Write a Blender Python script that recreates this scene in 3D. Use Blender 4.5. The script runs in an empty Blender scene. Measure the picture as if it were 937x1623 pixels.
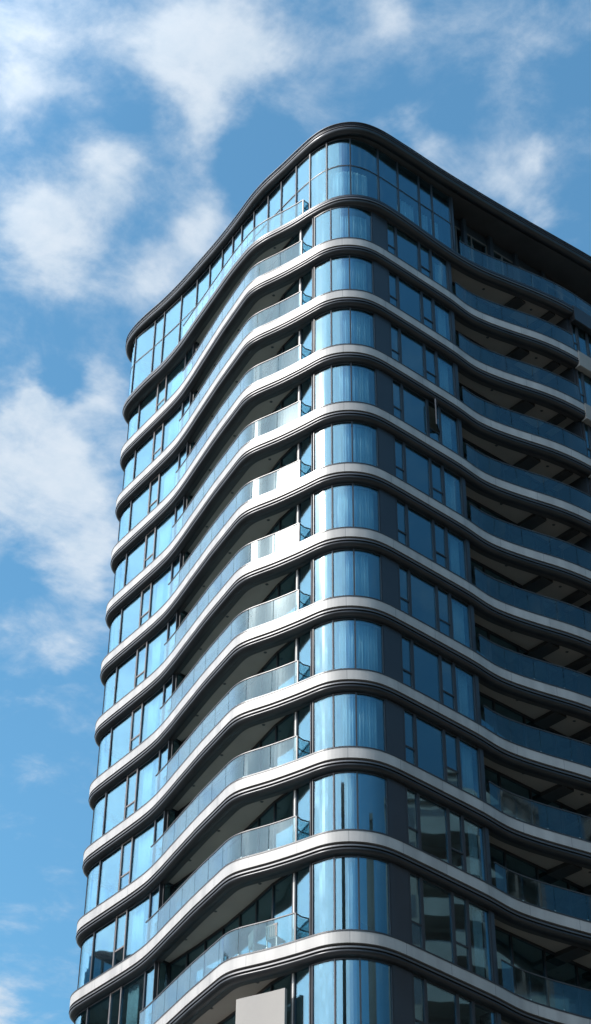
import bpy, math, random
from mathutils import Vector, Matrix
random.seed(7)
scn = bpy.context.scene
COL = scn.collection

# ------------------------------------------------------------------ camera numbers (solved from the photograph)
CAM = Vector((-35.523, -40.494, 1.6))
CR = Vector((0.82822, -0.54754, 0.11939)); CU = Vector((-0.42862, -0.48165, 0.76439)); CF = Vector((0.36103, 0.68426, 0.63360))
SUN = Vector((-0.7115, 0.281, 0.6445)).normalized()
Z2 = 61.762                                   # top of the second floor slab below the roof

# ------------------------------------------------------------------ helpers
def new_mesh(name, verts, faces, mat, parent=None, smooth=False, mats=None, midx=None):
    me = bpy.data.meshes.new(name); me.from_pydata(verts, [], faces)
    if mats:
        for m in mats: me.materials.append(m)
        for p, i in zip(me.polygons, midx): p.material_index = i
    else: me.materials.append(mat)
    if smooth:
        for p in me.polygons: p.use_smooth = True
    me.update()
    o = bpy.data.objects.new(name, me); COL.objects.link(o)
    if parent: o.parent = parent
    return o

def tag(o, label=None, cat=None, group=None, kind=None):
    if label: o['label'] = label
    if cat: o['category'] = cat
    if group: o['group'] = group
    if kind: o['kind'] = kind
    return o

def empty(name, loc=(0, 0, 0)):
    o = bpy.data.objects.new(name, None); COL.objects.link(o); o.location = loc; o.empty_display_size = .2
    return o

class MB:                                      # collects solids into one mesh
    def __init__(s): s.v = []; s.f = []; s.sm = []; s.mi = []; s.u = {}
    def add(s, v, f, mi=0, sm=False):
        b = len(s.v); s.v += [tuple(x) for x in v]; s.f += [tuple(b + i for i in q) for q in f]
        s.mi += [mi] * len(f); s.sm += [sm] * len(f)
    def box(s, x0, x1, y0, y1, z0, z1, mi=0):
        s.add([(x0, y0, z0), (x1, y0, z0), (x1, y1, z0), (x0, y1, z0), (x0, y0, z1), (x1, y0, z1), (x1, y1, z1), (x0, y1, z1)],
              [(0, 3, 2, 1), (4, 5, 6, 7), (0, 1, 5, 4), (1, 2, 6, 5), (2, 3, 7, 6), (3, 0, 4, 7)], mi)
    def obox(s, c, t, L, n, D, z0, z1, mi=0):  # oriented box: centre c, along t length L, along n depth D
        p = []
        for z in (z0, z1):
            for a, b in ((-1, -1), (1, -1), (1, 1), (-1, 1)):
                p.append((c[0] + t[0]*a*L/2 + n[0]*b*D/2, c[1] + t[1]*a*L/2 + n[1]*b*D/2, z))
        s.add(p, [(0, 3, 2, 1), (4, 5, 6, 7), (0, 1, 5, 4), (1, 2, 6, 5), (2, 3, 7, 6), (3, 0, 4, 7)], mi)
    def sweep(s, pts, nrm, prof, closed=False, mi=0, sm=False, cap=True):
        # pts, nrm: 2-D path and inward normals; prof: closed loop of (inward offset, z)
        n, m = len(pts), len(prof); v = []
        for p, q in zip(pts, nrm):
            for o, z in prof: v.append((p[0] + q[0]*o, p[1] + q[1]*o, z))
        f = []
        for i in range(n if closed else n - 1):
            j = (i + 1) % n
            for k in range(m):
                l = (k + 1) % m
                f.append((i*m + k, j*m + k, j*m + l, i*m + l))
        if cap and not closed:
            f.append(tuple(range(m))); f.append(tuple((n - 1)*m + k for k in reversed(range(m))))
        s.add(v, f, mi, sm)
    def build(s, name, mat, parent=None, mats=None, flat_angle=None):
        o = new_mesh(name, s.v, s.f, mat, parent, mats=mats, midx=s.mi)
        for p, k in zip(o.data.polygons, s.sm): p.use_smooth = k
        return o

def catmull(P, step=.12, closed=False):
    P = [Vector(p) for p in P]; n = len(P); out = []
    rng = range(n) if closed else range(n - 1)
    for i in rng:
        p1, p2 = P[i], P[(i+1) % n]
        p0 = P[(i-1) % n] if (closed or i > 0) else p1*2 - p2
        p3 = P[(i+2) % n] if (closed or i < n-2) else p2*2 - p1
        L = (p2-p1).length
        if L < 1e-6: continue
        # centripetal
        t0 = 0; t1 = t0 + max((p1-p0).length, 1e-4)**.5; t2 = t1 + L**.5; t3 = t2 + max((p3-p2).length, 1e-4)**.5
        k = max(1, int(L/step))
        for j in range(k):
            t = t1 + (t2-t1)*j/k
            a1 = p0*((t1-t)/(t1-t0)) + p1*((t-t0)/(t1-t0)); a2 = p1*((t2-t)/(t2-t1)) + p2*((t-t1)/(t2-t1)); a3 = p2*((t3-t)/(t3-t2)) + p3*((t-t2)/(t3-t2))
            b1 = a1*((t2-t)/(t2-t0)) + a2*((t-t0)/(t2-t0)); b2 = a2*((t3-t)/(t3-t1)) + a3*((t-t1)/(t3-t1))
            out.append(b1*((t2-t)/(t2-t1)) + b2*((t-t1)/(t2-t1)))
    if not closed: out.append(P[-1])
    return out

class Curve:
    """plan curve with inward normals, addressed by arc length"""
    def __init__(s, P, closed=False, smooth=3, raw=False):
        pts = [Vector(p) for p in P] if raw else catmull(P, closed=closed)
        n = len(pts)
        for _ in range(smooth):
            q = list(pts)
            for i in range(n):
                if closed or 0 < i < n-1: q[i] = pts[i]*.5 + (pts[i-1] + pts[(i+1) % n])*.25
            pts = q
        s.p = pts; s.closed = closed; s.n = []
        for i in range(n):
            a = pts[i-1] if (closed or i > 0) else pts[i]; b = pts[(i+1) % n] if (closed or i < n-1) else pts[i]
            d = (b-a).normalized(); s.n.append(Vector((-d.y, d.x)))
        s.s = [0]
        for i in range(1, n): s.s.append(s.s[-1] + (pts[i]-pts[i-1]).length)
        s.len = s.s[-1]
    def at(s, x, y):
        q = Vector((x, y)); best = (1e9, 0)
        for i in range(len(s.p)-1):
            a, b = s.p[i], s.p[i+1]; d = b-a; t = max(0, min(1, (q-a).dot(d)/max(d.length_squared, 1e-9)))
            e = (a + d*t - q).length
            if e < best[0]: best = (e, s.s[i] + t*d.length)
        return best[1]
    def ev(s, u):
        u = max(0, min(s.len, u)); lo, hi = 0, len(s.s)-1
        while hi-lo > 1:
            m = (lo+hi)//2
            if s.s[m] <= u: lo = m
            else: hi = m
        t = (u-s.s[lo])/max(s.s[hi]-s.s[lo], 1e-9)
        return s.p[lo].lerp(s.p[hi], t), s.n[lo].lerp(s.n[hi], t).normalized()
    def sub(s, a, b):
        us = [a] + [u for u in s.s if a + .02 < u < b - .02] + [b]
        q = [s.ev(u) for u in us]
        return [x[0] for x in q], [x[1] for x in q]

# ------------------------------------------------------------------ materials
def mat(name):
    m = bpy.data.materials.new(name); m.use_nodes = True; nt = m.node_tree
    return m, nt, nt.nodes['Principled BSDF']
def N(nt, t, **k):
    n = nt.nodes.new(t)
    for a, b in k.items(): setattr(n, a, b)
    return n
def mathn(nt, op, a, b=None, c=None, clamp=False):
    n = nt.nodes.new('ShaderNodeMath'); n.operation = op; n.use_clamp = clamp
    for i, x in enumerate((a, b, c)):
        if x is None: continue
        if isinstance(x, (int, float)): n.inputs[i].default_value = x
        else: nt.links.new(x, n.inputs[i])
    return n.outputs[0]
def noisy(name, col, rough, metal=0, var=.12, scale=1.5, bump=0.0, spec=.5, streak=0):
    m, nt, b = mat(name); L = nt.links
    tc = N(nt, 'ShaderNodeTexCoord'); mp = N(nt, 'ShaderNodeMapping'); L.new(tc.outputs['Object'], mp.inputs[0])
    if streak: mp.inputs['Scale'].default_value = (1, 1, .12)
    no = N(nt, 'ShaderNodeTexNoise'); no.inputs['Scale'].default_value = scale; no.inputs['Detail'].default_value = 6; L.new(mp.outputs[0], no.inputs['Vector'])
    r = N(nt, 'ShaderNodeMapRange'); r.inputs[1].default_value = .3; r.inputs[2].default_value = .7
    r.inputs[3].default_value = 1-var; r.inputs[4].default_value = 1+var*.5; L.new(no.outputs[0], r.inputs[0])
    mx = N(nt, 'ShaderNodeMix', data_type='RGBA', blend_type='MULTIPLY'); mx.inputs['Factor'].default_value = 1
    mx.inputs['A'].default_value = (*col, 1); L.new(r.outputs[0], mx.inputs['B']); L.new(mx.outputs['Result'], b.inputs['Base Color'])
    rr = N(nt, 'ShaderNodeMapRange'); rr.inputs[3].default_value = rough*.8; rr.inputs[4].default_value = min(1, rough*1.25); L.new(no.outputs[0], rr.inputs[0])
    L.new(rr.outputs[0], b.inputs['Roughness']); b.inputs['Metallic'].default_value = metal; b.inputs['Specular IOR Level'].default_value = spec
    if bump:
        bp = N(nt, 'ShaderNodeBump'); bp.inputs['Strength'].default_value = bump; bp.inputs['Distance'].default_value = .02
        L.new(no.outputs[0], bp.inputs['Height']); L.new(bp.outputs[0], b.inputs['Normal'])
    return m, nt, b, mx

def facade_band(name, col, rough):
    """painted metal cladding with panel joints from the mesh's running-length attribute"""
    m, nt, b, mx = noisy(name, col, rough, 0, .20, 2.2, 0, .4, 1)
    L = nt.links; at = N(nt, 'ShaderNodeAttribute'); at.attribute_name = 'run'
    w = mathn(nt, 'FRACT', mathn(nt, 'DIVIDE', at.outputs['Fac'], 1.93))
    j = mathn(nt, 'LESS_THAN', w, .0075)
    # each panel a touch lighter or darker
    fl = mathn(nt, 'FLOOR', mathn(nt, 'DIVIDE', at.outputs['Fac'], 1.93))
    wn = N(nt, 'ShaderNodeTexWhiteNoise', noise_dimensions='1D'); L.new(fl, wn.inputs['W'])
    pv = mathn(nt, 'MULTIPLY_ADD', wn.outputs['Value'], .08, .94)
    mj = N(nt, 'ShaderNodeMix', data_type='RGBA', blend_type='MULTIPLY'); mj.inputs['Factor'].default_value = 1
    L.new(mx.outputs['Result'], mj.inputs['A']); L.new(pv, mj.inputs['B'])
    m2 = N(nt, 'ShaderNodeMix', data_type='RGBA'); L.new(j, m2.inputs['Factor']); L.new(mj.outputs['Result'], m2.inputs['A']); m2.inputs['B'].default_value = (.12, .12, .12, 1)
    L.new(m2.outputs['Result'], b.inputs['Base Color'])
    return m

M = {}
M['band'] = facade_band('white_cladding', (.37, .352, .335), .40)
M['trim'] = noisy('charcoal_metal_trim', (.045, .046, .05), .30, .6, .2, 1.2)[0]
M['lip'] = noisy('satin_metal_lip', (.12, .12, .125), .48, .8, .15, 1.0)[0]
M['gap'] = noisy('shadow_joint', (.012, .012, .014), .6)[0]
M['tile'] = noisy('pale_balcony_tile', (.34, .32, .29), .6, 0, .15, 2)[0]
M['under'] = noisy('charcoal_soffit_edge', (.05, .046, .044), .5, 0, .25, 1.0)[0]
M['soffit'] = noisy('taupe_soffit_board', (.38, .31, .26), .7, 0, .12, .7)[0]
M['frame'] = noisy('dark_window_frame', (.035, .037, .042), .35, .3, .15, 2)[0]
M['frame2'] = noisy('sunlit_tone_frame', (.16, .135, .125), .4, .3, .15, 2)[0]  # dark frame lightened and warmed: sunlight put into the colour
M['panel'] = noisy('dark_cladding_panel', (.028, .034, .042), .32, .2, .15, .8)[0]
M['post'] = noisy('grey_metal_post', (.42, .41, .39), .45, .3, .1, 2)[0]
M['rail'] = noisy('slate_handrail', (.07, .068, .07), .4, .4, .1, 2)[0]
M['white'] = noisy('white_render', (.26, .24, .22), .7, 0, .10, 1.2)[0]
M['core'] = noisy('interior_wall', (.16, .15, .14), .8, 0, .4, .6)[0]
M['roof'] = noisy('roof_membrane', (.12, .12, .12), .8)[0]

def glass(name, tint, refl, fac0, fres, rough, wave=.0, wscale=.6, glare_lobe=0, frough=.12):
    m = bpy.data.materials.new(name); m.use_nodes = True; nt = m.node_tree; L = nt.links
    for n in list(nt.nodes):
        if n.type == 'BSDF_PRINCIPLED': nt.nodes.remove(n)
    out = nt.nodes['Material Output']
    tr = N(nt, 'ShaderNodeBsdfTransparent'); tr.inputs[0].default_value = (*tint, 1)
    gl = N(nt, 'ShaderNodeBsdfGlossy'); gl.inputs['Color'].default_value = (*refl, 1); gl.inputs['Roughness'].default_value = rough
    lw = N(nt, 'ShaderNodeLayerWeight'); lw.inputs[0].default_value = .5
    f = mathn(nt, 'MULTIPLY_ADD', mathn(nt, 'POWER', lw.outputs['Facing'], 4.0), fres, fac0, clamp=True)
    mx = N(nt, 'ShaderNodeMixShader'); L.new(f, mx.inputs[0]); L.new(tr.outputs[0], mx.inputs[1]); L.new(gl.outputs[0], mx.inputs[2])
    L.new(mx.outputs[0], out.inputs[0])
    if glare_lobe:                                    # weak broad sheen added over the sharp reflection, to widen the sun's glare
        fg = N(nt, 'ShaderNodeBsdfGlossy'); fg.inputs['Color'].default_value = (1, .97, .93, 1); fg.inputs['Roughness'].default_value = frough
        m3 = N(nt, 'ShaderNodeMixShader'); m3.inputs[0].default_value = glare_lobe; L.new(mx.outputs[0], m3.inputs[1]); L.new(fg.outputs[0], m3.inputs[2]); L.new(m3.outputs[0], out.inputs[0])
    if wave:
        tc = N(nt, 'ShaderNodeTexCoord'); mp = N(nt, 'ShaderNodeMapping'); mp.inputs['Scale'].default_value = (1, 1, .35)
        L.new(tc.outputs['Object'], mp.inputs[0])
        no = N(nt, 'ShaderNodeTexNoise'); no.inputs['Scale'].default_value = wscale; no.inputs['Detail'].default_value = 1.5; L.new(mp.outputs[0], no.inputs['Vector'])
        bp = N(nt, 'ShaderNodeBump'); bp.inputs['Strength'].default_value = 1; bp.inputs['Distance'].default_value = wave
        L.new(no.outputs[0], bp.inputs['Height']); L.new(bp.outputs[0], gl.inputs['Normal'])
    return m
M['glass'] = glass('blue_coated_glass', (.62, .76, .80), (.44, .80, .98), .15, .8, .018, .007, .7, .022, .11)
M['rglass'] = glass('balustrade_glass', (.66, .79, .81), (.70, .89, 1.0), .055, .8, .046, .0010, .8, .0025, .13)
M['bglass'] = glass('neighbour_glass', (.1, .13, .15), (.8, .9, 1.0), .05, .8, .03)
M['block'] = noisy('weathered_concrete', (.13, .12, .11), .8, 0, .4, .5)[0]
M['balc'] = noisy('grey_white_balustrade', (.13, .127, .12), .7, 0, .4, .8)[0]

m, nt, b, mx = noisy('sheer_curtain', (.62, .63, .60), .9, 0, .1, 2); b.inputs['Transmission Weight'].default_value = 0
M['curtain'] = m

# ------------------------------------------------------------------ plan curves
SL = [(9.0, 16.55), (5.5, 16.5), (3.3, 16.45), (2.35, 16.3), (1.78, 15.95), (1.5, 15.4), (1.38, 14.45), (1.30, 13.4), (1.20, 12.1), (1.12, 11.2), (1.0, 10.3), (.72, 9.1), (.42, 8.0), (.10, 6.8),
      (-.14, 5.9), (-.40, 4.8), (-.63, 3.8), (-.73, 3.35), (-.75, 3.0), (-.68, 2.65), (-.56, 2.25), (-.36, 1.6), (-.12, .6), (0, 0), (.12, -.6), (.37, -1.1), (.79, -1.54), (1.3, -1.84), (1.9, -1.97), (2.7, -1.99), (4.6, -1.99), (6.3, -1.97),
      (6.95, -1.91), (7.5, -1.89), (8.15, -1.97), (8.85, -2.12), (9.8, -2.37), (10.6, -2.60), (11.45, -2.78), (12.3, -2.89), (13.2, -2.94), (16, -2.95), (20, -2.95), (21.6, -2.6), (22.4, -1.6), (22.5, 0), (22.5, 6), (22.5, 15), (21.5, 16.4), (20, 16.55)]
SC = Curve(SL, closed=True, smooth=5)
F1L = [(9.0, 16.5), (5, 16.45), (3.1, 16.4), (2.1, 16.2), (1.55, 15.8), (1.3, 15.2), (1.15, 14.2), (1.06, 13), (1.03, 12), (.80, 10.3), (.42, 8.6), (.07, 7.0), (-.34, 5.1), (-.5, 4.1), (-.58, 3.4), (-.5, 2.6), (-.26, 1.75), (-.05, .9), (.06, .2), (.22, -.45), (.45, -1.05), (.86, -1.55), (1.4, -1.9), (2.0, -2.08), (3.0, -2.13), (6.5, -2.03), (8.0, -2.12), (9.3, -2.37), (10.6, -2.65), (11.9, -2.88), (12.8, -2.97)] + SL[41:]
F1C = Curve(F1L, closed=True, smooth=5)
RL = [(9.0, 16.9), (5, 16.85), (3.0, 16.75), (1.95, 16.4), (1.35, 15.7), (1.12, 14.8), (1.06, 13.6), (1.08, 12.4), (1.02, 11.0), (.85, 9.2), (.62, 7.2), (.36, 5.6), (.12, 4.3), (.02, 3.3), (.02, 2.0), (0, .8), (.03, -.2), (.2, -.9), (.62, -1.55), (1.2, -1.98), (2.0, -2.2), (3.5, -2.27), (6, -2.3), (9.6, -2.47), (14.9, -2.85), (20, -3.1), (22.2, -2.6), (22.9, -1), (22.9, 6), (22.9, 15), (21.8, 16.7), (20, 16.9)]
RC = Curve(RL, closed=True, smooth=5)
TL = [(6, 16.2), (3.2, 16.15), (2.3, 15.95), (1.7, 15.6), (1.4, 15.1), (1.33, 14.7), (1.35, 13.2), (1.33, 12.4), (1.29, 11), (1.21, 9.65), (1.08, 8.5), (.92, 7.36), (.77, 6.4), (.66, 5.66), (.52, 4.6), (.40, 3.4), (.33, 2.4), (.27, 1.25), (.27, .43), (.39, -.45), (.68, -1.05), (1.15, -1.44), (1.75, -1.64), (2.39, -1.70), (4, -1.71), (6.87, -1.71)]
TC = Curve(TL, smooth=4)

def zl(k):
    if k == 1: return Z2 + 2.87
    if k <= 11: return Z2 - 3.2*(k-2)
    return Z2 - 32.40 - 3.2*(k-12)

tower = empty('apartment_tower', (0, 0, 0))
tag(tower, 'tall blue glass apartment tower with rounded corner, white banded floors and wavy balconies', 'apartment building')

def run_attr(o, curve, npts, nprof):
    pass

def slab_loop(curve):
    pts, nr = curve.p, curve.n
    return pts, nr

def ngon(curve, off, z, flip=False):
    v = [(p.x + n.x*off, p.y + n.y*off, z) for p, n in zip(curve.p, curve.n)]
    f = [tuple(range(len(v)))]
    if flip: f = [tuple(reversed(f[0]))]
    return v, f

def add_run(o, curve, m):
    a = o.data.attributes.new('run', 'FLOAT', 'POINT')
    vals = []
    for u in curve.s: vals += [u]*m
    vals = (vals + [0]*len(o.data.vertices))[:len(o.data.vertices)]
    a.data.foreach_set('value', vals)

def downlight(x, y, z, par):
    v = []; f = []; n = 12
    prof = [(0.0, -.012), (.045, -.012), (.055, -.002), (.055, .0)]
    mb = MB()
    for i in range(n):
        a = 2*math.pi*i/n
        for r, zz in ((.03, z-.004), (.05, z-.014), (.065, z-.002)): v.append((x + r*math.cos(a), y + r*math.sin(a), zz))
    for i in range(n):
        j = (i+1) % n
        for k in range(2): f.append((i*3+k, i*3+k+1, j*3+k+1, j*3+k))
    f.append(tuple(i*3 for i in range(n)))
    mb.add(v, f); return mb.build('downlight', M['rail'], par)

def make_slab(k):
    z = zl(k); C = F1C if k == 1 else SC
    mb = MB()
    v, f = ngon(C, .01, z-.002); mb.add(v, f, 0)
    ring = .46
    zs = z - (.40 if k == 1 else .62)
    v, f = ngon(C, ring-.02, zs, True); mb.add(v, f, 1)
    slab = mb.build('floor_slab', None, tower, mats=[M['tile'], M['soffit']])
    if k == 1:
        b = MB(); b.sweep(C.p, C.n, [(0, z), (0, z-.13), (.2, z-.13), (.2, z)], True, sm=False)
        o = b.build('fascia_band', M['trim'], slab); o['label'] = 'thin charcoal fascia band'
        lip = [(.07, z-.132), (.07, z-.175), (.0, z-.18), (-.018, z-.20), (-.02, z-.265), (0.0, z-.285), (.035, z-.29), (.035, z-.315), (.01, z-.32), (.02, z-.38), (.07, z-.45), (.16, z-.50), (.28, z-.52), (ring, z-.52), (ring, z-.39), (.2, z-.39), (.2, z-.132)]
    else:
        b = MB(); b.sweep(C.p, C.n, [(0, z), (0, z-.415), (.2, z-.415), (.2, z)], True, sm=False)
        o = b.build('fascia_band', M['band'], slab); add_run(o, C, 4)
        lip = [(.14, z-.417), (.14, z-.515), (0, z-.518), (-.012, z-.528), (-.013, z-.578), (0, z-.588), (.05, z-.592), (.05, z-.632), (.01, z-.638), (.02, z-.69), (.07, z-.745), (.15, z-.785), (.28, z-.80), (ring, z-.80), (ring, z-.61), (.2, z-.61), (.2, z-.417)]
    b = MB(); b.sweep(C.p, C.n, lip, True, sm=True)
    o = b.build('edge_trim', None, slab, mats=[M['trim'], M['under'], M['lip'], M['gap']])
    m = len(lip)
    for i, p in enumerate(o.data.polygons):
        kk = i % m
        p.material_index = 3 if kk in (0, 1, 6) else 2 if kk in (2, 3, 4) else 1 if kk > 11 else 0
        p.use_smooth = kk in (8, 9, 10, 11)
    if k >= 2:                                     # black shadow-gap bead on top of the band
        b = MB(); b.sweep(C.p, C.n, [(-.012, z+.04), (-.012, z-.015), (-.001, z-.015), (-.001, z+.003), (.06, z+.003), (.06, z+.04)], True)
        b.build('top_bead', M['frame'], slab)
    # beams under the right balcony
    for x0, x1 in ((10.28, 10.85), (12.05, 12.4)):
        b = MB(); zb = z - (.515 if k == 1 else .79)
        yy = C.ev(C.at(x0, -2.6))[0].y
        b.box(x0, x1, yy + .5, -.55, zb, zs + .01); b.build('beam', M['under'], slab)
    for x, y in ((8.9, -1.45), (11.4, -1.9)): downlight(x, y, zs, slab)
    for x, y in ((.15, 2.6), (.35, 5.2), (.95, 7.6)): downlight(x, y, zs, slab)
    # taller spandrel on the next rounded bay
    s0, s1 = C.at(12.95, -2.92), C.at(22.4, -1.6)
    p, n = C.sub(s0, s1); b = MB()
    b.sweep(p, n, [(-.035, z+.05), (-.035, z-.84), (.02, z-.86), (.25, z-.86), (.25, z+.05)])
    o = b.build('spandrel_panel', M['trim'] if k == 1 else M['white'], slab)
    return slab

RT = random.Random(21)
# ---- generic window on a curve
def window(name, C, off, s0, s1, z0, z1, par, fm='frame', st=.035, transom=None, glassmat='glass', proud=.035, sep=.0015):
    fr = MB(); s0 += sep; s1 -= sep
    for u, sg in ((s0, 1), (s1, -1)):
        c, n = C.ev(u + sg*st/2); t = (n.y, -n.x)
        c = c + n*off
        fr.obox((c.x, c.y), t, st, n, .11, z0, z1)
    p, n = C.sub(s0 + st, s1 - st)
    rails = [(z0, z0+.045), (z1-.05, z1)]
    if transom: rails.append((transom-.03, transom+.03))
    for a, b in rails:
        fr.sweep(p, n, [(off-proud, b), (off-proud, a), (off+.05, a), (off+.05, b)])
    w = fr.build(name, M[fm], par)
    g = MB()
    zs = [z0+.045] + ([transom-.03, transom+.03] if transom else []) + [z1-.05]
    for a, b in zip(zs[::2], zs[1::2]):
        e = RT.uniform(-.007, .007)             # no pane sits perfectly plumb
        g.sweep(p, n, [(off-.010+e, b), (off-.010-e, a), (off+.012-e, a), (off+.012+e, b)], sm=False)
    o = g.build('pane', M[glassmat], w)
    return w

def polyline_wall(name, pts, z0, z1, par, fm='frame', nd=1.15):
    P = [Vector(p) for p in pts]; d = []
    for i in range(len(P)-1):
        L = (P[i+1]-P[i]).length; k = max(1, int(round(L/.4)))
        for j in range(k): d.append(P[i].lerp(P[i+1], j/k))
    d.append(P[-1]); C = Curve(d, smooth=0, raw=True)
    n = max(1, int(round(C.len/nd))); w = C.len/n
    fr = MB()
    for i in range(n+1):
        u = min(C.len-.03, max(.03, i*w)); c, nn = C.ev(u); t = (nn.y, -nn.x)
        fr.obox((c.x, c.y), t, .06, nn, .10, z0, z1)
    p, q = C.sub(0, C.len)
    fr.sweep(p, q, [(-.045, z0+.08), (-.045, z0), (.045, z0), (.045, z0+.08)]); fr.sweep(p, q, [(-.045, z1), (-.045, z1-.10), (.045, z1-.10), (.045, z1)])
    w_ = fr.build(name, M[fm], par)
    g = MB(); g.sweep(p, q, [(-.01, z1-.1), (-.01, z0+.08), (.01, z0+.08), (.01, z1-.1)]); g.build('pane', M['glass'], w_)
    return w_

def railing(C, s0, s1, z, par, off=.10, h=1.10, pane=1.16, ret=None, ret2=None):
    hr = MB(); p, n = C.sub(s0, s1)
    hr.sweep(p, n, [(off-.025, z+h), (off-.025, z+h-.035), (off+.025, z+h-.035), (off+.025, z+h)])
    hr.sweep(p, n, [(off-.03, z+.06), (off-.03, z+.036), (off+.03, z+.036), (off+.03, z+.06)])
    posts = []
    r = hr.build('railing', M['rail'], par)
    g = MB(); k = max(1, int(round((s1-s0)/pane))); w = (s1-s0)/k
    for i in range(k):
        a, b = s0 + i*w + .012, s0 + (i+1)*w - .012
        pp, nn = C.sub(a, b)
        g.sweep(pp, nn, [(off-.009, z+h-.04), (off-.009, z+.06), (off+.009, z+.06), (off+.009, z+h-.04)])
    g.build('glass_infill', M['rglass'], r)
    cl = MB()                                       # small clamps between panes
    for i in range(1, k):
        c, nn = C.ev(s0 + i*w); c = c + nn*(off + .03)
        cl.obox((c.x, c.y), (nn.y, -nn.x), .05, nn, .05, z+.05, z+.16)
    cl.build('glass_clamp', M['post'], r)
    if ret:                                         # end return to the glass
        c, nn = C.ev(s1 if ret > 0 else s0); c = c + nn*off
        e = MB(); L = .42; cc = c + nn*(L/2 + .03); t = (nn.y, -nn.x)
        e.obox((c.x, c.y), t, .05, nn, .05, z+.04, z+h-.04)
        e.obox((cc.x, cc.y), t, .03, nn, L, z+h-.04, z+h); e.obox((cc.x, cc.y), t, .03, nn, L, z+h*.55-.015, z+h*.55+.015)
        e.obox((cc.x, cc.y), t, .03, nn, L, z+.06, z+.10)
        e.build('end_frame', M['rail'], r)
        e = MB(); e.obox((cc.x, cc.y), t, .012, nn, L-.04, z+.12, z+h-.07); e.build('end_pane', M['rglass'], r)
    return r

def end_wall(name, a, b, z0, z1, m, th=.06):
    A, B = Vector(a), Vector(b); d = (B-A); L = d.length; d.normalize(); c = (A+B)/2
    mb = MB(); mb.obox((c.x, c.y), (d.x, d.y), L, (-d.y, d.x), th, z0, z1)
    return mb.build(name, M[m], tower)

GO = .28
sA = SC.at
S = dict(B0=SC.at(5.5, 16.5), B1=SC.at(3.3, 16.4), B2=SC.at(1.78, 15.95), A=SC.at(1.37, 14.45), c1=SC.at(1.26, 12.82), c2=SC.at(1.20, 12.04), m=SC.at(1.0, 10.36), e=SC.at(.84, 9.55),
         J=SC.at(-.12, .56), D=SC.at(0, 0.02), M2=SC.at(.22, -.85), E=SC.at(.79, -1.54), F=SC.at(1.9, -1.97), P=SC.at(2.72, -2), k1=SC.at(3.30, -2), H=SC.at(4.66, -2), k2=SC.at(5.36, -2), G=SC.at(6.42, -1.97), G2=SC.at(6.62, -1.95))

LW = [(1.72, 9.5), (1.52, 7.6), (1.22, 5.6), (.86, 3.9), (.47, 2.3), (.31, 1.03)]

def make_storey(k):
    """glazing that stands on slab k and reaches the underside of the slab above"""
    z0 = zl(k) + .04; z1 = zl(k-1) - (.52 if k == 2 else .80); zt = zl(k-1) - (.40 if k == 2 else .62)
    tr = z0 + (z1-z0)*.36
    W = lambda nm, a, b, **kw: window(nm, SC, GO, S[a], S[b], z0, z1, tower, **kw)
    # left bay, its far end curving round the back
    W('picture_window', 'B0', 'B1'); W('curved_window', 'B1', 'B2'); W('curved_window', 'B2', 'A')
    W('picture_window', 'A', 'c1')
    W('casement_window', 'c1', 'c2', fm='frame2', st=.05, transom=tr)
    W('picture_window', 'c2', 'm'); W('narrow_window', 'm', 'e')
    # corner
    W('curved_window', 'D', 'M2', st=.022); W('curved_window', 'M2', 'E', st=.025); W('curved_window', 'E', 'F', st=.03)
    p, n = SC.sub(S['F']+.01, S['P']-.01); b = MB(); b.sweep(p, n, [(GO-.06, z1), (GO-.06, z0), (GO+.08, z0), (GO+.08, z1)]); b.build('cladding_panel', M['panel'], tower)
    if k != 4: W('casement_window', 'P', 'k1', st=.07, transom=tr)
    else: W('casement_window', 'P', 'k1', st=.07, transom=tr)
    W('picture_window', 'k1', 'H', st=.05)
    if k == 5: open_casement(z0, z1, tr)
    else: W('casement_window', 'H', 'k2', st=.07, transom=tr)
    W('picture_window', 'k2', 'G', st=.05)
    p, n = SC.sub(S['G']+.002, S['G2']); b = MB(); b.sweep(p, n, [(GO-.07, z1), (GO-.07, z0), (GO+.09, z0), (GO+.09, z1)]); b.build('end_post', M['panel'], tower)
    # returns and recessed glazing behind the balconies
    q, nq = SC.ev(S['G2']); q = q + nq*(GO+.05)
    polyline_wall('return_glazing', [(q.x-.02, q.y+.06), (6.62, -.86)], z0, zt, tower)
    polyline_wall('glazed_wall', [(6.70, -.84), (9.6, -.92), (12.85, -.98)], z0, zt, tower, nd=1.5)
    q, nq = SC.ev(S['e']); q = q + nq*(GO+.07)
    polyline_wall('return_glazing', [(1.66, 9.52), (q.x, q.y)], z0, zt, tower, nd=.7)
    polyline_wall('glazed_wall', LW, z0, zt, tower, nd=1.3)
    q, nq = SC.ev(S['D']); q = q + nq*(GO+.0)
    polyline_wall('return_glazing', [(.30, .96), (q.x, q.y+.06)], z0, zt, tower, nd=1.4)
    c = MB(); c.box(.255, .325, .965, 1.03, z0, zt-.01); o = c.build('door_post', M['post'], tower)
    # next bay on the right
    xs = [13.0, 13.35, 14.0, 14.9, 15.8, 16.7, 17.6]
    ss = [SC.at(x, -2.94) for x in xs]
    for i in range(6): window('bay_window', SC, GO, ss[i], ss[i+1], z0, z1-.06, tower, transom=tr if i == 0 else None, st=.06)
    c = MB(); c.box(12.9, 13.0, -2.62, -1.0, z0, zt-.01); c.build('return_wall', M['panel'], tower)
    # railings
    if k < 13: railing(SC, S['m']+.05, S['J'], zl(k), tower, ret=1)
    railing(SC, S['G2']+.06, SC.at(12.85, -2.92), zl(k), tower, pane=1.3)

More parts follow.
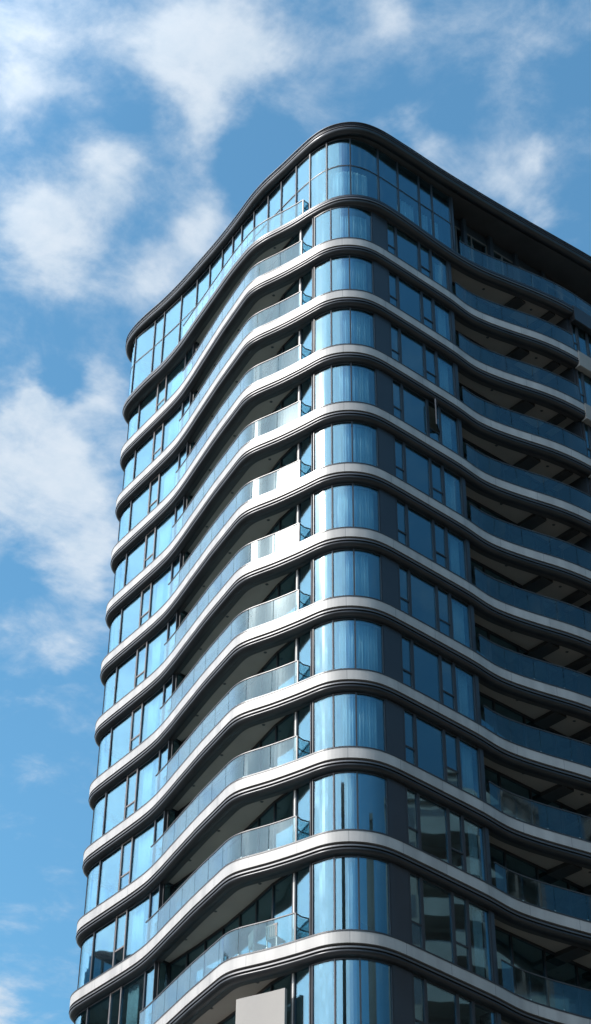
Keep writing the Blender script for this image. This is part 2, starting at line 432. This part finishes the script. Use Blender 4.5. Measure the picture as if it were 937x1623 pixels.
def open_casement(z0, z1, tr):
    o = window('casement_window', SC, GO, S['H'], S['k2'], z0, tr, tower, st=.07)
    fr = MB()
    for u in (S['H']+.0015, S['k2']-.0715):
        c, n = SC.ev(u+.035); c = c + n*GO; fr.obox((c.x, c.y), (n.y, -n.x), .07, n, .11, tr+.002, z1)
    p, n = SC.sub(S['H']+.072, S['k2']-.072); fr.sweep(p, n, [(GO-.035, z1), (GO-.035, z1-.06), (GO+.05, z1-.06), (GO+.05, z1)])
    fo = fr.build('open_casement', M['frame'], tower); fo['label'] = 'casement window standing open'
    # sash hinged on its right stile and swung outward
    c, n = SC.ev(S['k2']-.08); h = c + n*(GO-.045); t = Vector((n.y, -n.x)); L = .52
    ang = math.radians(33); back = -t
    d = Vector((back.x*math.cos(ang) - n.x*math.sin(ang), back.y*math.cos(ang) - n.y*math.sin(ang))); q = Vector((-d.y, d.x))
    s = MB(); za, zb = tr+.05, z1-.07
    for u in (.03, L-.03):
        e = h + d*u; s.obox((e.x, e.y), d, .06, q, .05, za, zb)
    e = h + d*(L/2); s.obox((e.x, e.y), d, L-.12, q, .05, za, za+.06); s.obox((e.x, e.y), d, L-.12, q, .05, zb-.06, zb)
    s.build('sash', M['frame'], fo)
    g = MB(); g.obox((e.x, e.y), d, L-.12, q, .02, za+.06, zb-.06); g.build('pane', M['glass'], fo)

LAST = 13
for k in range(1, LAST+1): make_slab(k)
for k in range(2, LAST+1): make_storey(k)

# plain shaft below the last storey the photograph reaches, down to the ground
b = MB(); b.sweep(SC.p, SC.n, [(.3, zl(LAST)-.5), (.3, .05), (.6, .05), (.6, zl(LAST)-.5)], True); b.build('lower_storeys', M['panel'], tower)
b = MB(); z = zl(LAST) - 3.2
while z > 2:
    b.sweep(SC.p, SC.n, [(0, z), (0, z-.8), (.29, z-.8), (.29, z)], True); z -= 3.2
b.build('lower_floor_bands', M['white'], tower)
b = MB(); b.box(4.2, 20, 2.2, 14, .05, Z2+6.9); b.build('core_wall', M['core'], tower)

# ---- top storey
zt0 = zl(1) + .01; zt1 = Z2 + 6.98; ztr = Z2 + 5.11
pts = [(6, 16.2), (3.2, 16.1), (1.9, 15.75), (1.33, 14.8), (1.35, 13.2), (1.33, 12.4), (1.29, 10.98), (1.21, 9.65), (1.08, 8.5), (.92, 7.36), (.77, 6.4), (.66, 5.6), (.52, 4.55), (.40, 3.4), (.33, 2.4), (.27, 1.3), (.27, .38), (.42, -.55), (1.05, -1.38), (2.39, -1.70), (3.56, -1.71), (4.85, -1.71), (5.65, -1.71), (6.8, -1.71)]
us = [TC.at(*q) for q in pts]
for i in range(len(us)-1):
    window('tall_window', TC, 0, us[i], us[i+1], zt0, zt1, tower, st=.028, transom=ztr, proud=.025)
c = MB(); c.box(6.815, 6.94, -1.78, -1.55, zt0, zt1); c.build('end_post', M['panel'], tower)
polyline_wall('return_glazing', [(6.9, -1.52), (6.9, -.92)], zt0, zt1, tower, nd=.8)
polyline_wall('glazed_wall', [(6.98, -.88), (12.9, -1.02), (21.4, -1.15)], zt0, zt1-.5, tower, fm='frame2', nd=.98)
c = MB(); c.obox((14.18, -1.015), (.9998, -.0187), 14.4, (.0187, .9998), .13, zt1-.495, zt1); c.build('header_panel', M['panel'], tower)
for x in (8.25, 9.95, 11.6, 13.4, 15.6):
    c = MB(); c.box(x-.10, x+.10, -1.22, -1.03, zt0, zt1); c.build('column', M['panel'], tower)
railing(F1C, F1C.at(.80, 10.2), F1C.at(-.02, .62), zl(1)-.03, tower, ret=1, pane=1.05)
railing(F1C, F1C.at(7.0, -2.03), F1C.at(21.0, -2.9), zl(1)-.03, tower, pane=1.3)

# ---- roof
ZR = Z2 + 7.64
rb = MB(); v, f = ngon(RC, .02, ZR-.01); rb.add(v, f, 0); v, f = ngon(RC, .3, ZR-.60, True); rb.add(v, f, 1)
roof = rb.build('roof', None, tower, mats=[M['roof'], M['under']])
b = MB(); b.sweep(RC.p, RC.n, [(.03, ZR), (.02, ZR-.03), (.02, ZR-.13), (.3, ZR-.13), (.3, ZR)], True); b.build('coping', M['trim'], roof)
b = MB(); b.sweep(RC.p, RC.n, [(.10, ZR-.132), (.10, ZR-.24), (.3, ZR-.24), (.3, ZR-.132)], True); b.build('shadow_gap', M['gap'], roof)
for za in (ZR+.004, ZR-.262):
    b = MB(); b.sweep(RC.p, RC.n, [(-.03, za), (-.045, za-.012), (-.045, za-.035), (-.03, za-.045), (.0, za-.045), (.0, za)], True); b.build('roof_glint_lip', M['lip'], roof)  # thin lips added so the roof rim shows the sun as light lines
b = MB(); b.sweep(RC.p, RC.n, [(.06, ZR-.242), (.03, ZR-.26), (-.02, ZR-.34), (-.02, ZR-.44), (.05, ZR-.53), (.16, ZR-.585), (.32, ZR-.602), (.32, ZR-.242)], True, sm=True); b.build('roof_edge', M['trim'], roof)

# white partition enclosing part of the balcony below the lowest one in the picture
z0 = zl(13)+.06
p, n = SC.sub(SC.at(-.7, 2.75), SC.at(-.2, .95)); b = MB(); b.sweep(p, n, [(.12, zl(12)-1.42), (.12, z0), (.24, z0), (.24, zl(12)-1.42)]); o = b.build('balcony_partition', M['white'], tower)

# ------------------------------------------------------------------ curtains (each hangs by itself inside the glass)
ordn = {2: 'second', 3: 'third', 4: 'fourth', 5: 'fifth', 6: 'sixth', 7: 'seventh', 8: 'eighth', 9: 'ninth', 10: 'tenth', 11: 'eleventh', 12: 'twelfth'}
def curtain(s0, s1, off, z0, z1, seed, label, group, C=SC):
    rnd = random.Random(seed); u = s0; pts = []; nn = []
    ph = rnd.random()*6
    while u < s1:
        c, n = C.ev(u)
        a = .030*math.sin(u*42 + ph) + .018*math.sin(u*17.3 + ph*2) + .010*math.sin(u*67)
        pts.append(c + n*(off + a)); nn.append(n); u += .022
    b = MB(); b.sweep(pts, nn, [(0, z1), (0, z0), (.006, z0), (.006, z1)], sm=True)
    o = b.build('curtain', M['curtain'])
    tag(o, label, 'curtain', group)
    return o
for k in range(2, 13):
    z0 = zl(k)+.10; z1 = zl(k-1) - .86
    rr = random.Random(k*13)
    a = S['M2'] + rr.uniform(.1, .55); e = S['F'] - rr.uniform(.02, .5)
    if k in (11, 12):
        curtain(S['M2']+.45, S['M2']+.75, GO+.22, z0, z1, k, f'narrow gathered curtain behind curved corner glass, {ordn[k]} storey below the roof', 'curtains behind the corner glass')
    else:
        curtain(a, e, GO+.22, z0, z1, k, f'pale sheer curtain behind curved corner glass, {ordn[k]} storey below the roof', 'curtains behind the corner glass')
    w = rr.uniform(.35, .6)
    curtain(S['G']-w-.15, S['G']-.12, GO+.2, z0, z1, k+50, f'gathered curtain in window beside the shaded balcony, {ordn[k]} storey below the roof', 'curtains in the shaded right windows')
    w = rr.uniform(.6, 1.25)
    curtain(S['c2']+.08, S['c2']+w+.1, GO+.2, z0, z1, k+90, f'pale curtain in wide window left of sunlit balcony, {ordn[k]} storey below the roof', 'curtains in the sunlit left windows')
curtain(TC.at(.5, -.7), TC.at(2.0, -1.65), .25, zl(1)+.08, Z2+5.0, 400, 'sheer curtain behind the lower panes of the rounded penthouse corner', 'penthouse curtains', TC)
curtain(TC.at(3.75, -1.7), TC.at(4.75, -1.7), .25, zl(1)+.08, Z2+4.9, 401, 'pale blind-like curtain in the widest shaded penthouse window', 'penthouse curtains', TC)
curtain(TC.at(4.95, -1.7), TC.at(5.55, -1.7), .25, zl(1)+.08, Z2+4.9, 402, 'pale curtain in the narrow shaded penthouse window', 'penthouse curtains', TC)
curtain(TC.at(5.75, -1.7), TC.at(6.2, -1.7), .25, zl(1)+.08, Z2+4.9, 403, 'short pale curtain in the penthouse window beside the dark end post', 'penthouse curtains', TC)

def straight_curtain(x0, x1, y, z0, z1, seed, label, group):
    C = Curve([(x0 - 1, y), (x1 + 1, y)], smooth=0); curtain(1, 1 + x1 - x0, .12, z0, z1, seed, label, group, C)
straight_curtain(8.4, 9.3, -.86, zl(1)+.08, Z2+6.3, 500, 'pale curtain in the set-back penthouse glazing, nearer the dark end post', 'penthouse curtains')
straight_curtain(10.5, 11.1, -.9, zl(1)+.08, Z2+6.3, 501, 'narrow pale curtain in the set-back penthouse glazing under the wide roof overhang', 'penthouse curtains')

# ------------------------------------------------------------------ balcony chairs
def chair(x, y, z, rz, label):
    t = empty('outdoor_chair', (x, y, z)); t.rotation_euler = (0, 0, rz); tag(t, label, 'chair', 'white chairs on a balcony')
    b = MB(); b.box(-.23, .23, -.22, .22, .42, .46); b.build('seat', M['white'], t)
    b = MB()
    for i in range(6):
        a = -.20 + i*.08; b.box(a-.028, a+.028, .20, .235, .47, .88)
    b.box(-.24, .24, .195, .24, .86, .92); b.build('backrest', M['white'], t)
    for sx in (-.2, .2):
        for sy in (-.19, .2):
            b = MB(); b.box(sx-.018, sx+.018, sy-.018, sy+.018, .0, .42); b.build('leg', M['post'], t)
chair(.0, 1.55, zl(12), math.radians(100), 'white slatted chair behind the lowest glass railing, nearer the corner')
chair(-.1, 2.35, zl(12), math.radians(70), 'white slatted chair behind the lowest glass railing, nearer the bend of the balcony')

# ------------------------------------------------------------------ neighbours, mirrored in the glass or added unseen to darken the right side
def neighbour(name, label, cx, cy, rz, w, d, floors, sh, shade):
    t = empty(name, (cx, cy, 0)); t.rotation_euler = (0, 0, rz); tag(t, label, 'apartment building')
    H = floors*sh
    b = MB(); b.box(-w/2, w/2, -d/2, d/2, .02, H); b.build('wall', M['block'], t)
    b = MB(); b.box(-w*.28, w*.3, -d*.3, d*.3, H+.002, H+3.2); b.box(-w/2-.3, w/2+.3, -d/2-.3, d/2+.3, H+.003-.0, H+.5); b.build('roof', M['block'], t)
    for f in range(max(0, floors-14), floors):
        z = f*sh
        g = MB(); n = int(w//3.2)
        for i in range(n):
            x0 = -w/2 + .6 + i*(w-1)/n; g.box(x0, x0 + (w-1)/n - (.5 if i % 3 else 1.2), -d/2-.03, -d/2+.1, z+.9, z+sh-.5)
        n = int(d//3.2)
        for i in range(n):
            y0 = -d/2 + .6 + i*(d-1)/n
            g.box(-w/2-.03, -w/2+.1, y0, y0 + (d-1)/n - .8, z+.9, z+sh-.5); g.box(w/2-.1, w/2+.03, y0, y0 + (d-1)/n - .8, z+.9, z+sh-.5)
        g.build('window', M['bglass'], t)
        bb = MB()
        for x0, x1 in ((-w/2+1.5, -w*.12), (w*.1, w/2-1.5)):
            bb.box(x0, x1, -d/2-1.7, -d/2-.031, z-.2, z); bb.box(x0, x1, -d/2-1.7, -d/2-1.55, z+.002, z+1.05)
            bb.box(x0, x0+.15, -d/2-1.55, -d/2-.031, z+.002, z+1.05); bb.box(x1-.15, x1, -d/2-1.55, -d/2-.031, z+.002, z+1.05)
        bb.build('balcony', M['balc'], t)
neighbour('apartment_block', 'grey apartment block with white balconies, mirrored in the shaded lower right windows', 44, -48, math.radians(180+42), 26, 16, 22, 3.1, 'core')
neighbour('apartment_block', 'broad grey apartment block with white balconies, mirrored in the sunlit lower left windows', -31, 72, math.radians(35), 22, 16, 20, 3.1, 'core')

neighbour('apartment_block', 'slim dark apartment tower west of the camera, mirrored in the lower corner glass', -56, -27, math.radians(25), 8, 8, 22, 3.1, 'core')
neighbour('apartment_block', 'slim dark apartment tower south of the camera, mirrored in the lower corner glass', -9, -70, math.radians(5), 11, 9, 23, 3.1, 'core')
neighbour('apartment_block', 'long low grey apartment block, unseen, added to darken the shaded facade', 2, -92, math.radians(178), 40, 18, 15, 3.1, 'core')  # unseen block added to cut skylight on the right facade
neighbour('apartment_block', 'unseen grey apartment block added east of the tower to darken the shaded facade', 88, -30, math.radians(255), 34, 18, 17, 3.1, 'core')  # also added out of view, to hide sky from the right side

# ------------------------------------------------------------------ ground
m_as = noisy('asphalt', (.05, .05, .052), .85, 0, .3, 3, .3)[0]
m_pv = noisy('concrete_paving', (.2, .19, .18), .8, 0, .2, 1.5, .2)[0]
m_gr = noisy('city_ground', (.07, .075, .06), .9, 0, .5, .03)[0]
def sheet(name, x0, x1, y0, y1, z, m, z0=None):
    if z0 is None: o = new_mesh(name, [(x0, y0, z), (x1, y0, z), (x1, y1, z), (x0, y1, z)], [(0, 1, 2, 3)], m)
    else: b = MB(); b.box(x0, x1, y0, y1, z0, z); o = b.build(name, m)
    tag(o, kind='structure'); return o
sheet('ground', -3000, 3000, -3000, 3000, 0, m_gr)
sheet('road', -32, -20, -400, 400, .004, m_as)
sheet('pavement', -19.9, 30, -12, 26, .02, m_pv, -.1)
sheet('footpath', -40, -32.1, -400, 400, .14, m_pv, -.1)

# ------------------------------------------------------------------ sky
w = bpy.data.worlds.new('World'); scn.world = w; w.use_nodes = True; nt = w.node_tree; L = nt.links
bg = nt.nodes['Background']; out = nt.nodes['World Output']
sky = N(nt, 'ShaderNodeTexSky'); sky.sky_type = 'NISHITA'; sky.sun_disc = False
sky.sun_elevation = math.asin(SUN.z); sky.sun_rotation = math.atan2(SUN.x, SUN.y); sky.air_density = 1.0; sky.dust_density = 1.2; sky.ozone_density = 1.0
tc = N(nt, 'ShaderNodeTexCoord'); D = tc.outputs['Generated']
def pixdir(u, v):
    d = CR*((u+39.5)/2903) - CU*((v-811.5)/2903) + CF
    return d.normalized()
# project the direction onto a cloud layer
sx = N(nt, 'ShaderNodeSeparateXYZ'); L.new(D, sx.inputs[0])
zz = mathn(nt, 'MAXIMUM', sx.outputs[2], .06)
cx = mathn(nt, 'DIVIDE', sx.outputs[0], zz); cy = mathn(nt, 'DIVIDE', sx.outputs[1], zz)
cb = N(nt, 'ShaderNodeCombineXYZ'); L.new(cx, cb.inputs[0]); L.new(cy, cb.inputs[1])
def noise(vec, scale, detail, rough, dist=0, off=(0, 0, 0)):
    mp = N(nt, 'ShaderNodeMapping'); mp.inputs['Location'].default_value = off; L.new(vec, mp.inputs[0])
    n = N(nt, 'ShaderNodeTexNoise'); n.inputs['Scale'].default_value = scale; n.inputs['Detail'].default_value = detail; n.inputs['Roughness'].default_value = rough; n.inputs['Distortion'].default_value = dist
    L.new(mp.outputs[0], n.inputs['Vector']); return n.outputs[0]
n1 = noise(cb.outputs[0], 12, 11, .62, .3, (3.1, 1.7, 0)); n2 = noise(cb.outputs[0], 2.6, 3, .5, 0, (5.3, .4, 0)); n3 = noise(cb.outputs[0], 34, 7, .62, .2, (.3, 2.2, 0))
wn_ = N(nt, 'ShaderNodeTexNoise'); wn_.inputs['Scale'].default_value = 9; wn_.inputs['Detail'].default_value = 5; wn_.inputs['Roughness'].default_value = .6; L.new(cb.outputs[0], wn_.inputs['Vector'])
w1 = N(nt, 'ShaderNodeVectorMath'); w1.operation = 'SUBTRACT'; L.new(wn_.outputs['Color'], w1.inputs[0]); w1.inputs[1].default_value = (.5, .5, .5)
w2 = N(nt, 'ShaderNodeVectorMath'); w2.operation = 'MULTIPLY_ADD'; L.new(w1.outputs[0], w2.inputs[0]); w2.inputs[1].default_value = (.065, .065, .065); L.new(D, w2.inputs[2])
field = None
blobs = [(200, 200, 260, .05), (90, 820, 200, .07), (270, 40, 80, .36), (350, 60, 90, .36), (320, 140, 60, .30), (350, 200, 45, .26), (430, 70, 60, .28), (120, 30, 90, .22), (40, 140, 60, .36), (110, 150, 45, .25), (30, 40, 60, .2), (130, 100, 40, -.10), (205, 170, 45, -.16),
         (100, 340, 85, .42), (170, 260, 55, .34), (50, 370, 60, .3), (120, 420, 45, .2), (280, 390, 75, .38), (230, 440, 50, .2), (325, 330, 45, .28), (270, 275, 45, -.08), (15, 250, 35, -.1), (400, 250, 50, -.15),
         (60, 690, 85, .46), (120, 770, 90, .46), (30, 760, 80, .4), (170, 610, 45, .36), (50, 635, 35, .3), (105, 605, 30, -.2), (150, 880, 60, .32), (60, 1010, 55, .32), (95, 1040, 35, .2), (15, 910, 40, -.18), (140, 940, 50, .22), (95, 1140, 25, .14),
         (560, 20, 80, .22), (600, 60, 60, .14), (780, 10, 80, .22), (890, 20, 50, .16), (650, 190, 28, .28), (680, 235, 36, .28), (810, 305, 52, .30), (850, 340, 40, .22), (740, 280, 45, .13), (848, 255, 20, .2), (5, 1600, 50, .3)]
for u, v, r, a in blobs:
    c = pixdir(u, v); s = r/2903*.62*1.1
    ds = N(nt, 'ShaderNodeVectorMath'); ds.operation = 'DISTANCE'; L.new(w2.outputs[0], ds.inputs[0]); ds.inputs[1].default_value = c
    g = mathn(nt, 'MULTIPLY', mathn(nt, 'EXPONENT', mathn(nt, 'MULTIPLY', mathn(nt, 'POWER', mathn(nt, 'DIVIDE', ds.outputs['Value'], s), 2.0), -.5)), a)
    field = g if field is None else mathn(nt, 'ADD', field, g)
# broken cloud added out of view on the sun side, to brighten left-hand reflections
fd = N(nt, 'ShaderNodeVectorMath'); fd.operation = 'DOT_PRODUCT'; L.new(D, fd.inputs[0]); fd.inputs[1].default_value = pixdir(468, 811)
away = N(nt, 'ShaderNodeMapRange'); away.interpolation_type = 'SMOOTHSTEP'; away.inputs[1].default_value = .965; away.inputs[2].default_value = .93; L.new(fd.outputs['Value'], away.inputs[0])
sd = N(nt, 'ShaderNodeVectorMath'); sd.operation = 'DOT_PRODUCT'; L.new(D, sd.inputs[0]); sd.inputs[1].default_value = (-.75, .66, 0)
side = N(nt, 'ShaderNodeMapRange'); side.interpolation_type = 'SMOOTHSTEP'; side.inputs[1].default_value = -.2; side.inputs[2].default_value = .5; L.new(sd.outputs['Value'], side.inputs[0])
gen = mathn(nt, 'MULTIPLY', mathn(nt, 'MULTIPLY', mathn(nt, 'MULTIPLY_ADD', n2, 1.7, -.22, clamp=True), away.outputs[0]), side.outputs[0])
dens = mathn(nt, 'ADD', mathn(nt, 'MINIMUM', mathn(nt, 'ADD', field, gen), .50), mathn(nt, 'MULTIPLY_ADD', n1, 1.05, mathn(nt, 'MULTIPLY', n3, .18)))
cov = N(nt, 'ShaderNodeMapRange'); cov.interpolation_type = 'SMOOTHSTEP'; cov.inputs[1].default_value = .60; cov.inputs[2].default_value = 1.22; L.new(dens, cov.inputs[0])
cc = N(nt, 'ShaderNodeMix', data_type='RGBA'); L.new(mathn(nt, 'MULTIPLY_ADD', n3, 1.1, -.05, clamp=True), cc.inputs['Factor'])
cc.inputs['A'].default_value = (3.9, 4.8, 5.7, 1); cc.inputs['B'].default_value = (5.6, 6.0, 6.5, 1)
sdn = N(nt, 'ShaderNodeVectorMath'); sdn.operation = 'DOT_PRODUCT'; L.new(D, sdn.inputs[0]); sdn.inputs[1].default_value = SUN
near = N(nt, 'ShaderNodeMapRange'); near.interpolation_type = 'SMOOTHSTEP'; near.inputs[1].default_value = .38; near.inputs[2].default_value = .86; near.inputs[3].default_value = 0; near.inputs[4].default_value = 2.2; L.new(sdn.outputs['Value'], near.inputs[0])  # sky boosted around the sun, to brighten what the left glass mirrors
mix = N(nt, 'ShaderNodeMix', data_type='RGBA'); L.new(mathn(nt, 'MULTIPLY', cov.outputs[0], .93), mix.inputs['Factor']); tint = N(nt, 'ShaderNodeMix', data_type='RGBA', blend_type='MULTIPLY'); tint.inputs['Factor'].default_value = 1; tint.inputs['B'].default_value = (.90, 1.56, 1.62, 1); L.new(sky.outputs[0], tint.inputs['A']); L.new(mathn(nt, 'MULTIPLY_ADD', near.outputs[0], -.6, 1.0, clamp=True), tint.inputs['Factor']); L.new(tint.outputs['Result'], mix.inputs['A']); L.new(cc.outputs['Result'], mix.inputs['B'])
anti = N(nt, 'ShaderNodeMapRange'); anti.interpolation_type = 'SMOOTHSTEP'; anti.inputs[1].default_value = -.35; anti.inputs[2].default_value = .25; anti.inputs[3].default_value = .44; anti.inputs[4].default_value = 1; L.new(sdn.outputs['Value'], anti.inputs[0])  # sky dimmed away from the sun, to darken right-hand glass and shade
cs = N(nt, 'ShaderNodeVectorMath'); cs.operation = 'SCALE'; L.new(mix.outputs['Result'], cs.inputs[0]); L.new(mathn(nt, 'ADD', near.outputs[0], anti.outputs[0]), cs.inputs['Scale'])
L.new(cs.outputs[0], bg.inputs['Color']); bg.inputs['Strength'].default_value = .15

sl = bpy.data.lights.new('sun', 'SUN'); sl.energy = 5.0; sl.angle = math.radians(.53); sl.color = (1, .955, .89)
so = bpy.data.objects.new('sun', sl); COL.objects.link(so); so.rotation_euler = SUN.to_track_quat('Z', 'Y').to_euler(); so.location = (0, 0, 120)

# ------------------------------------------------------------------ camera
cd = bpy.data.cameras.new('camera'); co = bpy.data.objects.new('camera', cd); COL.objects.link(co); scn.camera = co
mt = Matrix.Identity(4)
for i in range(3): mt[i][0] = CR[i]; mt[i][1] = CU[i]; mt[i][2] = -CF[i]; mt[i][3] = CAM[i]
co.matrix_world = mt
cd.sensor_width = 36; cd.sensor_fit = 'AUTO'; cd.lens = 64.394; cd.shift_x = .313; cd.clip_end = 8000

scn.view_settings.view_transform = 'Standard'; scn.view_settings.look = 'None'; scn.view_settings.exposure = 0; scn.view_settings.gamma = 1
scn.render.engine = 'CYCLES'; scn.cycles.max_bounces = 10; scn.cycles.transparent_max_bounces = 16; scn.cycles.glossy_bounces = 5; scn.cycles.diffuse_bounces = 3
scn.cycles.use_denoising = True; scn.cycles.sample_clamp_indirect = 8
